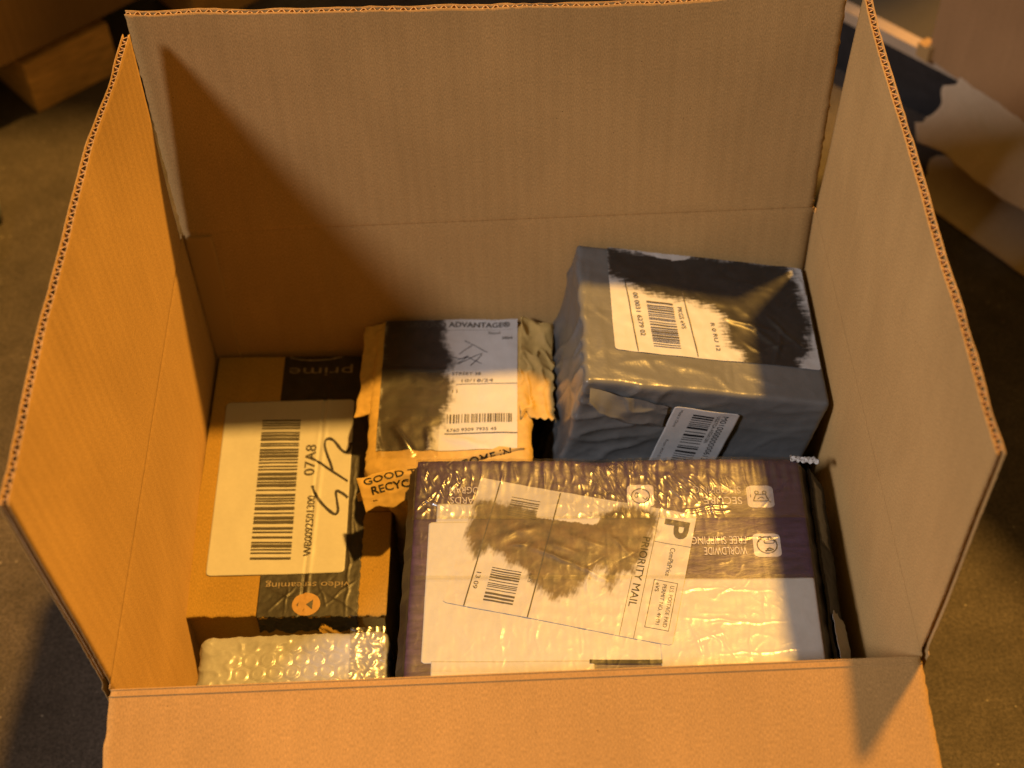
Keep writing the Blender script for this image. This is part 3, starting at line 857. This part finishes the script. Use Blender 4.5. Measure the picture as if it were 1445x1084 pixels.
# label
lab = patch('barcode_label', Sub(LEFT, 11.0, -45.4, .9, .75, lambda a, b: .18*pn(a/14, b/18, 101) + .3*np.exp(-((a - 76 - .02*b)/1.4)**2)), 0, 101.5, -156, 0, 1.0, 'white', lp, r=3.5, label='large white barcode label')
LL = Sub(LEFT, 0, 0, 0, .95, lambda a, b: .12)
barcode(LL, 40, 70, -188, -63.5, 'ink2', lab, seed=9, mod=.95, off=.35, shear=-.025)
text(LL, '07A8', 82, -101, 28, 8.2, 90.9, 'ink2', lab, off=.35)
text(LL, 'WB0092501300', 86, -159.5, 52, 5.8, 90.9, 'ink2', lab, off=.35)
stroke(LL, [(112.2, -85.9), (111.9, -91.5), (108.8, -94.6), (104.7, -91.3), (99.6, -84.1), (95.4, -81.3), (92.5, -83.2), (92.4, -88.8), (94.5, -95.9), (97.7, -103.8), (99.9, -110.8)], 2.3, 'marker', lab, off=.4)
stroke(LL, [(81.5, -98.1), (88.5, -102.9), (99.6, -111.6), (112.2, -121.1)], 1.8, 'marker', lab, off=.4)
stroke(LL, [(85.6, -124.5), (87.3, -129.8), (91.8, -137.5), (98.2, -145.1), (104.3, -149.9), (106.6, -146.7), (105.1, -137.7), (104.1, -129.8), (108.8, -131.7), (113.2, -135.5)], 2.3, 'marker', lab, off=.4)
# small printed frame on the board right of the tape
quads(Sub(LEFT, 0, 0, 0, .2), [(129, 146, -148.2, -147.6), (129, 146, -137, -136.4), (129, 129.6, -148, -137)], 'black', top, 'printed_frame', n=6)

# ================================================================== bubble wrapped parcel (front left)
bw = thing('bubble_wrap_parcel', 'small parcel in clear bubble wrap beside the brown box, against the front wall', 'parcel', (-.147, .06, Z0 - H + .0005))
bx, by, bz = .131, .104, .151
BV, BN, BF = rbox(bx, by, bz, .009, .00115)
cu, cv = BV[:, 0]*1000, BV[:, 1]*1000
def bub(u, v):
    p = 11.6; rw = p*.866
    j = np.round(v/rw); uo = np.where(np.mod(j, 2) == 0, 0, p/2)
    best = np.full(u.shape, 1e9); hh = np.zeros(u.shape)
    for dj in (-1, 0, 1):
        jj = np.round(v/rw) + dj
        o = np.where(np.mod(jj, 2) == 0, 0, p/2)
        ii = np.round((u - o)/p)
        uc = ii*p + o; vc = jj*rw
        rr = np.hypot(u - uc, v - vc)
        ok = _hash(ii.astype(np.int64) + 50, jj.astype(np.int64) + 50, 3)
        d = (.55*np.clip((5.2 - rr)/1.0, 0, 1) + .75*np.exp(-((rr - 4.4)/.65)**2))*(.75 + .6*ok)
        d = d + np.where(ok < .5, -.25, .30)*np.exp(-((rr - .5)/1.3)**2)*(d > 0)
        hh = np.maximum(hh, d)
    return hh
edge = np.clip((cu + 46)/8, 0, 1)*np.clip((36 - cu)/7, 0, 1)*np.clip((42 - cv - .12*(10 - cu))/6, 0, 1)
topm = np.clip(BN[:, 2], 0, 1)
hb = bub(cu + 1.3*pn(cu/20, cv/20, 3), cv + 1.2*pn(cu/20, cv/20, 4))*edge*topm
wr = (.9*ridge(cu/14, (cv + BV[:, 2]*1000)/12, 110, 3) + .3*ridge(cu/6, cv/7, 111, 3))*(1 - edge) + .9*pn(cu/25, cv/25, 112)
wr *= np.clip((BV[:, 2] + bz)/.02, 0, 1)
BV = BV + BN*((hb + wr)[:, None])*.001
# top tilts slightly towards the viewer
cen = np.array([-.1525, .0585, -.1285 + Z0])
tlt = math.radians(3)
zrel = BV[:, 2] + bz
BV[:, 2] += (BV[:, 1]*math.tan(-tlt))*np.clip(zrel/bz, 0, 1) * -1
Pw = BV + cen
add('bubble_film', Pw, BF, 'bubble', bw)
BS = Sheet((-.2105, .112, -.1265), (1, 0, 0), (0, 1, .05))
patch('clear_tape', Sub(BS, 0, 0, 0, 2.0, lambda a, b: .8*ridge(a/7, b/9, 115, 5) + .4*pn(a/4, b/4, 116)), 97, 121, -70, -2, .8, 'tape', bw, thick=0)

# ================================================================== kraft paper mailer (middle back)
def mail_h(u, v):
    s = creases(u, v, [(14, -112, 26, -134, 3, 3.2), (38, -112, 42, -136, 2.5, 2.0), (48, -118, 80, -128, 4, 1.8), (104, -70, 118, -100, 2, 2.0), (-4, -90, 4, -138, 2, 1.2)])
    return 1.3*pn(u/35, v/40, 121) + .35*pn(u/10, v/12, 122) + s + 1.0*np.exp(-((v + 53)/2.0)**2)*(u < 55)
ym = math.radians(-2)
MAIL = Sheet((-.0925, .3735, -.098), (math.cos(ym), math.sin(ym), 0), (0, 1, .0), mail_h)
pm = thing('paper_mailer', 'crumpled brown paper mailer with white postal label half covered by black marker', 'mailer', (-.04, .31, Z0 - H + .0005))
mx, my, mz = .131, .158, .181
MV, MN, MF = rbox(mx, my, mz, .014, .0026)
gu = MV[:, 0]*1000 + 53; gv = MV[:, 1]*1000 - 78
dz = MV[:, 2]*1000
hm = mail_h(gu, gv)*np.clip(MN[:, 2], 0, 1)
side = (2.2*ridge(gu/16 + gv/16, dz/26, 124, 4) + 1.3*pn(gu/12 + gv/12, dz/14, 125))*(1 - np.abs(MN[:, 2]))
MV2 = MAIL.O + ((gu[:, None]*MAIL.U + gv[:, None]*MAIL.V)*.001 + np.c_[np.zeros(len(MV)), np.zeros(len(MV)), MV[:, 2]]) + MN*(hm + side)[:, None]*.001
# narrower towards the bottom: it is wedged between its neighbours
tpr = np.clip(-MV[:, 2]/.05, 0, 1)
cx_ = -.0385; MV2[:, 0] = cx_ + (MV2[:, 0] - cx_)*(1 - .30*tpr)
MV2[:, 2] = np.maximum(MV2[:, 2], Z0 - H + .001)
add('mailer_body', MV2, MF, 'mailer', pm)
# side seams
SL = Sheet((-.0925, .3735, -.098), MAIL.U*.93 + MAIL.N*.36, MAIL.V, lambda u, v: 1.6*pn(v/16, u/18, 127) + .7*ridge(v/12, u/9, 128, 3) - 1.5)
patch('side_seam', SL, -19, 2, -92, 0, 1.2, 'mailer', pm, rag=lambda a, b: (a + np.where(a < 0, 2.6*pn(b/14, 0, 129) + 2.5*np.clip((-b - 60)/30, 0, 1) * -1, 0)*np.clip(-a/19, 0, 1), b), thick=.6)
SR = Sheet(MAIL.at(113, 0, -3) - (0, 0, Z0), MAIL.U*.93 - MAIL.N*.36, MAIL.V, lambda u, v: 3.0*pn(v/22, u/14, 131) + 2.0*ridge(v/18 + u/20, u/12, 132, 3) + 6*np.sin(np.clip(u/22, 0, 1)*3)*np.exp(-((v + 8)/9)**2))
patch('side_seam', SR, -8, 20, -98, 0, 1.0, 'mailer', pm, rag=lambda a, b: (a + np.clip(a/20, 0, 1)*(3.0*pn(b/11, 0, 133) + 1.2*pn(b/3, 0, 134)), b + np.clip(-b - 90, 0, 8)*pn(a/5, 0, 2)), thick=.6)
# curled end flap with the slogan
class Curl:
    """strip along the front edge: t > 0 lies on the mailer, t < 0 rolls down its front"""
    def __init__(s, O, U, V, N): s.O, s.U, s.V, s.N = O, U, V, N
    def at(s, a, t, off=0.0):
        a = np.asarray(a, float); t = np.asarray(t, float); a, t = np.broadcast_arrays(a, t)
        ph = np.radians(24 + 60*np.clip((a - 18)/34, 0, 1))
        t = t - 5.5*np.clip((a - 26)/34, 0, 1)**2*(3 - 2*np.clip((a - 26)/34, 0, 1))
        n = np.clip(-t, 0, None); R = 3.0
        ar = np.minimum(n/R, ph)                       # bend, then straight
        hv = -R*np.sin(ar) - (n - ar*R)*np.cos(ph); hz = -R*(1 - np.cos(ar)) - (n - ar*R)*np.sin(ph)
        p = np.clip(t, 0, None)
        wv = .8*pn(a/13, t/9, 136) + .7*ridge(a/16, t/10, 137, 3)
        v = p + hv; z = hz - .10*p*p/6 + wv + off
        y = v - off*np.sin(ar)
        return s.O + (a[..., None]*s.U + y[..., None]*s.V + z[..., None]*s.N)*.001
EA = 17.5
ca, sa = math.cos(math.radians(EA)), math.sin(math.radians(EA))
eo = MAIL.at(-8, -164, 3.5) - (0, 0, Z0)
END = Curl(eo + np.array([0, 0, Z0]), MAIL.U*ca + MAIL.V*sa, MAIL.V*ca - MAIL.U*sa, MAIL.N)
ef = patch('end_flap', END, -2, 122, -20, 7, 1.0, 'mailer', pm, thick=.6,
           rag=lambda a, b: (a, b + np.where(b < -14, 3*pn(a/12, 0, 138), 0) - np.clip((a - 104)/14, 0, 1)*np.clip(b, 0, 20)*.7 + np.clip(b, 0, 20)*.25*pn(a/10, 0, 140)))
text(END, 'GOOD THINGS COME IN', 57, 1.6, 110, 5.6, 0, 'black', ef, off=.5, bold=.012)
text(END, 'RECYCLABLE PACKAGING', 60, -6.4, 108, 5.8, 0, 'black', ef, off=.5, bold=.012)
text(END, 'FOR A BETTER TOMORROW', 78, -13.0, 70, 3.8, 0, 'black', ef, off=.5)
CF = Sheet(eo + np.array([.002, -.002, -.014]), MAIL.U*.92 + MAIL.V*.3, (0, .55, 1), lambda u, v: 1.0*pn(u/9, v/9, 139))
patch('folded_corner', CF, -6, 26, -2, 13, 1.2, 'mailer', pm, rag=lambda a, b: (a, b*(1 - .9*np.abs(a - 8)/20)), thick=.5)
# postal label
mink = [(-3, 3), (47, 3), (48.5, -12), (47, -24), (50.2, -31), (56, -41), (57.5, -45.5), (52, -51), (51, -56), (55, -62.9), (55.5, -80.5), (50.7, -93.9), (51.2, -109.0), (41.7, -110.7), (39.9, -145), (3, -145), (-3, -110)]
ml = patch('postal_label', Sub(MAIL, 0, 0, 0, .6), 0, 104, -131, -.8, .8, 'labelink_m', pm, inkf=ink_fun(mink, 17, [], 150, 90, .6), label='white postal label with heavy black marker block')
MS = Sub(MAIL, 0, 0, 0, .75)
text(MS, 'GROUND ADVANTAGE®', 57.5, -6.4, 81, 5.8, -.8, 'ink2', ml, bold=.015)
quads(MS, [(48, 100, -12.4, -12.2)], 'ink2', ml, 'printed_line', n=20)
text(MS, 'Retail', 86, -15.4, 9, 2.4, 0, 'ink2', ml); text(MS, '0004', 96, -21.5, 8, 2.6, 0, 'black', ml)
stroke(MS, [(63, -24.1), (69.4, -28.1), (80.6, -36.1)], .6, 'marker', ml); stroke(MS, [(59, -37.6), (64, -33), (69.4, -28.1)], .6, 'marker', ml)
stroke(MS, [(47.9, -36.7), (59.1, -42.1), (65.8, -39.7), (58.3, -47.2), (76.3, -37.3), (67.9, -49.3)], .6, 'marker', ml)
stroke(MS, [(58, -43), (66, -41), (70, -43.5), (76.5, -46.9)], .6, 'marker', ml)
text(MS, 'STREET 38', 65, -57.4, 22, 2.8, -.8, 'ink2', ml); text(MS, '10/18/24', 73.5, -64.6, 24, 3.0, -.8, 'ink2', ml)
quads(MS, [(57, 104, -68.2, -67.7)], 'ink2', ml, 'printed_line', n=20)
text(MS, '11', 56.5, -74.5, 4, 3.2, 0, 'ink2', ml)
text(MS, 'uuuuuuuuuuuuu', 69.5, -93.6, 31, 2.0, -2, 'ink2', ml, name='printed_ticks') if False else None
barcode(MS, 51.5, 100.5, -105.5, -97.0, 'ink2', ml, along='a', seed=21, mod=.5)
text(MS, '6760 9309 7935 45', 70, -112, 37, 2.9, 0, 'ink2', ml)
quads(MS, [(50, 104, -116.2, -115.3)], 'ink2', ml, 'printed_line', n=24)
# clear tape piece over the lower left of the label
patch('clear_tape', Sub(MAIL, 0, 0, 0, 1.1, lambda a, b: .25*ridge(a/16, b/20, 141, 4)), 1, 46, -138, -100, .9, 'tape2', pm, thick=0)

# ================================================================== grey plastic wrapped box (right back)
def grey_h(u, v):
    s = creases(u, v, [(26, -114, 60, -108, 2.5, .9), (60, -112, 95, -118, 3, .8), (95, -118, 104, -132, 2, .8), (104, -104, 106, -134, .8, .7), (20, -122, 70, -134, 3, .7), (12, -60, 14, -125, 3, .6),
                       (112, -112, 140, -124, 2, .6), (8, -20, 5, -60, 2, .6)])
    return .7*pn(u/40, v/36, 151) + .22*pn(u/11, v/9, 152) + s
GREY = Sheet((.0585, .3730, -.0215), (.1778, -.002, -.0353), (0, 1, .005), grey_h)
gw, gd = 177.5, 135.0
gh = .212
gp = thing('parcel_box', 'box wrapped in grey plastic film, tilted against the right wall, black smeared label on top', 'parcel', (.13, .30, Z0 - H + .0005))
GV, GN, GF_ = rbox(gw*.001, gd*.001, gh, .0035, .0020)
gu = GV[:, 0]*1000 + gw/2; gv = GV[:, 1]*1000 - gd/2; gz = GV[:, 2]*1000
gt = grey_h(gu, gv)*np.clip(GN[:, 2], 0, 1)
lf = np.clip(-GN[:, 0], 0, 1); ff = np.clip(-GN[:, 1], 0, 1)
gs = lf*(2.4*ridge(gv/24 + gz/60, gz/90, 154, 3) + 1.0*pn(gv/22, gz/40, 155)) \
   + ff*(2.0*ridge(gu/60 - gz/30, gz/45 + gu/70, 156, 4) + .8*pn(gu/30, gz/26, 157) + .5*ridge(gu/22 + gz/35, gz/16 - gu/60, 160, 5))*(.35 + .65*np.clip((95 - gu)/50, 0, 1))
GP = GREY.O + (gu[:, None]*GREY.U + gv[:, None]*GREY.V + gz[:, None]*GREY.N)*.001 + (GN@np.stack((GREY.U, GREY.V, GREY.N)))*(gt + gs)[:, None]*.001
GP[:, 2] = np.maximum(GP[:, 2], Z0 - H + .001)
add('plastic_wrap', GP, GF_, 'grey', gp)
# front face sheet
gfo = GREY.O + (-gd*GREY.V)*.001 - (0, 0, Z0)
GFS = Sheet(gfo, GREY.U, GREY.N, None)
# folded-over end of the bag on the front face
def fold_h(u, v): return 4.4 + 2.2*pn(u/13, v/12, 161) + 1.6*ridge(u/10 + v/14, v/10, 162, 4) + 5*np.exp(-((v + 14 + .35*u)/4)**2)
patch('film_fold', GFS, 4, 74, -60, -5, 1.1, 'grey', gp, rag=lambda a, b: (a, -5 - .30*(a - 4) + (b + 5)*np.clip(1.0 - (a - 4)/95, .1, 1)), thick=0) if False else None
FO = Sheet(gfo, GREY.U, GREY.N, fold_h)
patch('film_fold', FO, 2, 66, -1, 0, 1.0, 'grey', gp, thick=.3,
      rag=lambda a, b: (a, -4 - .28*a + (b)*(20 - .0*a)*np.clip((66 - a)/30, .05, 1)*(.75 + .5*pn(a/12, 0, 163)))) if False else None
nA, nB = 64, 26
A, B = np.meshgrid(np.linspace(3, 62, nA), np.linspace(0, 1, nB), indexing='ij')
top_l = -3.5 - .20*A; bot_l = -9 - .42*A - 7*np.sin(np.clip(A/62, 0, 1)*np.pi) + 2*pn(A/9, 0, 165)
BB = top_l*(1 - B) + bot_l*B
lift = 2.6 + 9.0*np.sin(np.pi*.5*B)*np.clip(1.2 - A/70, .3, 1) + .8*pn(A/17, B*2, 166) + 1.6*ridge(A/26 + B*.8, B*1.1, 167, 3)
PF = GFS.O + (A[..., None]*GFS.U + BB[..., None]*GFS.V + lift[..., None]*GFS.N)*.001
add('film_fold', PF.reshape(-1, 3), gfaces(nA, nB, 0, True), 'grey', gp, label='folded end of the grey film')
# top label with marker
def gl_bump(a, b):
    return creases(a, b, [(86, -62, 120, -70, 2.2, 1.2), (104, -66, 126, -92, 2.5, 1.3), (120, -60, 142, -84, 2.2, 1.2), (128, -50, 150, -30, 2, .9), (112, -88, 134, -80, 2, 1.0), (118, -100, 128, -70, 2.2, 1.2), (98, -84, 110, -92, 2, .8),
                          (130, -72, 118, -56, 2, 1.0), (64, -20, 140, -26, 3, .6), (150, -10, 152, -30, 1, .6)]) + .3*pn(a/9, b/9, 171)
GLS = Sub(GREY, 22, -1.0, 0, .6, gl_bump)
gink = [(-3, 3), (6, 1), (141, 4), (147, -4), (150, -38), (153, -60), (150, -72), (147, -87), (139, -98), (138, -110), (94, -110), (93, -93), (84, -87), (83, -61), (75.5, -51), (57.7, -49), (31, -46), (12, -36), (-3, -28)]
ghole = [(24, 2), (66, 4), (62, -2.0), (50, -4.6), (36, -2.5)]
gl = patch('mailing_label', GLS, 0, 153, -103, 0, .8, 'labelink_g', gp, r=2.5, inkf=ink_fun(gink, 19, [ghole], 180, 78, 1.5), label='glossy mailing label mostly covered in black marker')
GL0 = Sub(GREY, 0, 0, 0, .85, lambda a, b: gl_bump(a - 22, b + 1))
straight(GL0, 33.5, -30, 38.8, -103.5, .9, 'ink2', gl); straight(GL0, 77, -40, 83, -103, .9, 'ink2', gl)
barcode(GL0, 45.5, 65.5, -97, -53, 'ink2', gl, seed=31, mod=.62, shear=-.055)
text(GL0, '00 0031 6279 02', 42.2, -67, 42, 3.6, -85.5, 'ink2', gl)
text(GL0, 'PKGS eVS', 74.2, -66.5, 21, 3.4, -85, 'ink2', gl)
text(GL0, 'R 0 RU 12', 98, -82, 27, 3.2, -86, 'ink2', gl)
# barcode sticker on the front face
def gfs_h(u, v): return 3.2 + .5*pn(u/26, v/20, 157) + .35*pn(u/12, v/14, 173)
GF2 = Sheet(gfo, GREY.U, GREY.N, gfs_h)
ST = Sub(GF2, 66.5, -14.5, -3.2, .4)
st = patch('barcode_sticker', ST, 0, 49, -95, 0, 1.2, 'white', gp, r=2.5, label='white barcode sticker on the grey film')
barcode(ST, 15.5, 31, -84, -5, 'black', st, seed=41, mod=.85)
text(ST, 'M0100000000061357', 39.2, -33, 58, 4.6, -90, 'black', st)
text(ST, 'UGSTGA-ASGA1286', 34.2, -20, 31, 2.6, -90, 'ink2', st)
text(ST, 'Made in China', 6.0, -12.5, 19, 2.2, -90, 'ink2', st)
text(ST, 'From WH 01', 5.6, -48, 22, 2.2, -90, 'ink2', st)

# ================================================================== things on the floor behind
def flat_dir(a): return np.array([math.cos(math.radians(a)), math.sin(math.radians(a))])
# carton on a pallet, back left
e1 = flat_dir(40.5); e2 = flat_dir(130.5)
P0 = np.array([-.522, .862])
zc = .078
bc = thing('storage_carton', 'dark brown cardboard carton standing on a wooden pallet', 'carton', (*(P0 + e2*.3), zc))
def quad(o, a, b, da, db): return [o + e1*a + e2*b, o + e1*(a + da) + e2*b, o + e1*(a + da) + e2*(b + db), o + e1*a + e2*(b + db)]
block('carton_body', quad(P0, -.45, 0, .72, .55), zc + .001, zc + 1.15, 'kraft_dk', bc)
block('tape_strip', quad(P0, -.452, .25, .7225, .06), zc + .3, zc + .5505, 'kraft2', bc) if False else None
pt = thing('pallet', 'wooden pallet in the shade below the dark carton', 'pallet', (*(P0 + e2*.3), 0))
for k in range(4):
    block('deck_board', quad(P0, -.50, .035 + k*.14, .80, .10), zc - .012, zc, 'wood', pt)
for a in (-.40, .026, .24):
    for b in (.004, .40):
        block('pallet_block', quad(P0, a, b, .106, .09), .0008, zc - .0125, 'wood', pt)
# carton farther behind; its unseen height and width are stretched to shade the floor
fc = thing('storage_carton', 'big brown cardboard carton standing behind the raised back flap', 'carton', (.02, 1.35, 0))
block('carton_body', [(-.20, 1.10), (.72, 1.11), (.72, 1.50), (-.20, 1.50)], .0008, 1.55, 'kraft2', fc)
block('tape_strip', [(.06, 1.0985), (.115, 1.099), (.115, 1.101), (.06, 1.1005)], .0015, 1.54, 'mailer', fc)
# dark low crate with a pale rim, back right
k1 = flat_dir(-47.6); k2 = flat_dir(42.4)
C0 = np.array([.30, .992])
dc = thing('storage_crate', 'low dark grey crate with a pale rim below the tall carton', 'crate', (*(C0 + k1*.3 + k2*.2), 0))
def quad3(a, b, da, db): return [C0 + k1*a + k2*b, C0 + k1*(a + da) + k2*b, C0 + k1*(a + da) + k2*(b + db), C0 + k1*a + k2*(b + db)]
block('crate_body', quad3(0, 0, .62, .14), .0008, .066, 'crate', dc)
block('crate_lid', quad3(.002, .012, .616, .126), .066, .079, 'dark', dc)
block('rim', quad3(-.004, -.004, .628, .0155), .0662, .080, 'raw', dc)
# tall carton, back right, standing on the crate
g1 = flat_dir(-57.8); g2 = flat_dir(32.2)
Q0 = np.array([.449, .812])
tc = thing('storage_carton', 'tall brown carton standing on the dark crate behind the bent cardboard', 'carton', (*(Q0 + g1*.25 + g2*.2), .08))
def quad2(a, b, da, db): return [Q0 + g1*a + g2*b, Q0 + g1*(a + da) + g2*b, Q0 + g1*(a + da) + g2*(b + db), Q0 + g1*a + g2*(b + db)]
block('carton_body', quad2(0, 0, .52, .26), .0806, 1.10, 'kraft_bg', tc)
block('torn_tuft', quad2(-.010, -.008, .016, .014), .082, .098, 'kraft', tc)
# bent, torn cardboard lying in front of it: floor lip, curl and overhang
bt = thing('bent_cardboard', 'torn grey sheet of cardboard curled over on the floor beside the tall carton', 'cardboard', (.52, .70, 0))
h1 = flat_dir(-55); h2 = flat_dir(35)
R0 = np.array([.428, .700])
prof = [(-.012, .003), (.03, .004), (.07, .007), (.10, .020), (.112, .045), (.103, .070), (.078, .084), (.048, .086), (.018, .080), (-.006, .068)]
pp = []
for i in range(len(prof) - 1):
    for t in np.linspace(0, 1, 5, endpoint=False):
        p0 = np.array(prof[max(i - 1, 0)]); p1 = np.array(prof[i]); p2 = np.array(prof[i + 1]); p3 = np.array(prof[min(i + 2, len(prof) - 1)])
        pp.append(.5*(2*p1 + (p2 - p0)*t + (2*p0 - 5*p1 + 4*p2 - p3)*t*t + (3*p1 - p0 - 3*p2 + p3)*t**3))
pp.append(np.array(prof[-1])); pp = np.array(pp)
na = 50; al = np.linspace(0, .34, na)
Vb = []; UVb = []
tn = np.gradient(pp, axis=0); tn /= np.linalg.norm(tn, axis=1, keepdims=True); nn = np.stack((-tn[:, 1], tn[:, 0]), 1)
for side_ in (0, .004):
    for i, a in enumerate(al):
        for j, (b, z) in enumerate(pp + nn*side_):
            st_ = j/len(pp)
            aa = a + (.020*pn(j*.22, 0, 201) + .008*pn(j*.8, 0, 202) - .035*math.sin(st_*3.0))*(1 - i/na)**3
            zz_ = max(.001, z + (.006*float(pn(a*22, j*.16, 203)) + .003*float(pn(a*60, j*.5, 204)))*min(1, z/.03))
            xy = R0 + h1*aa + h2*b
            Vb.append((xy[0], xy[1], zz_)); UVb.append((a, st_*.4))
npf = len(pp); nb = na*npf
per = np.array([i*npf for i in range(na)] + [(na - 1)*npf + j for j in range(1, npf)] + [i*npf + npf - 1 for i in range(na - 2, -1, -1)] + [j for j in range(npf - 2, 0, -1)])
nx = np.roll(per, -1)
add('bent_sheet', np.array(Vb), np.vstack((gfaces(na, npf), gfaces(na, npf, nb, True), np.stack((per, per + nb, nx + nb, nx), 1))), 'raw', bt, uv=UVb)
# crumpled scrap at the left
sc = thing('plastic_scrap', 'crumpled grey plastic scrap on the concrete left of the open box', 'scrap', (-.548, .672, 0))
SV, SN, SF = rbox(.07, .10, .03, .012, .004)
SV = SV + SN*(.006*ridge(SV[:, 0]*60, SV[:, 1]*60, 211, 3) + .004*pn(SV[:, 0]*90, SV[:, 1]*90, 212))[:, None]
SV[:, 2] = np.maximum(SV[:, 2] + .031, .0008)
add('crumpled_film', SV + np.array([-.548, .672, 0]), SF, 'scrap', sc)
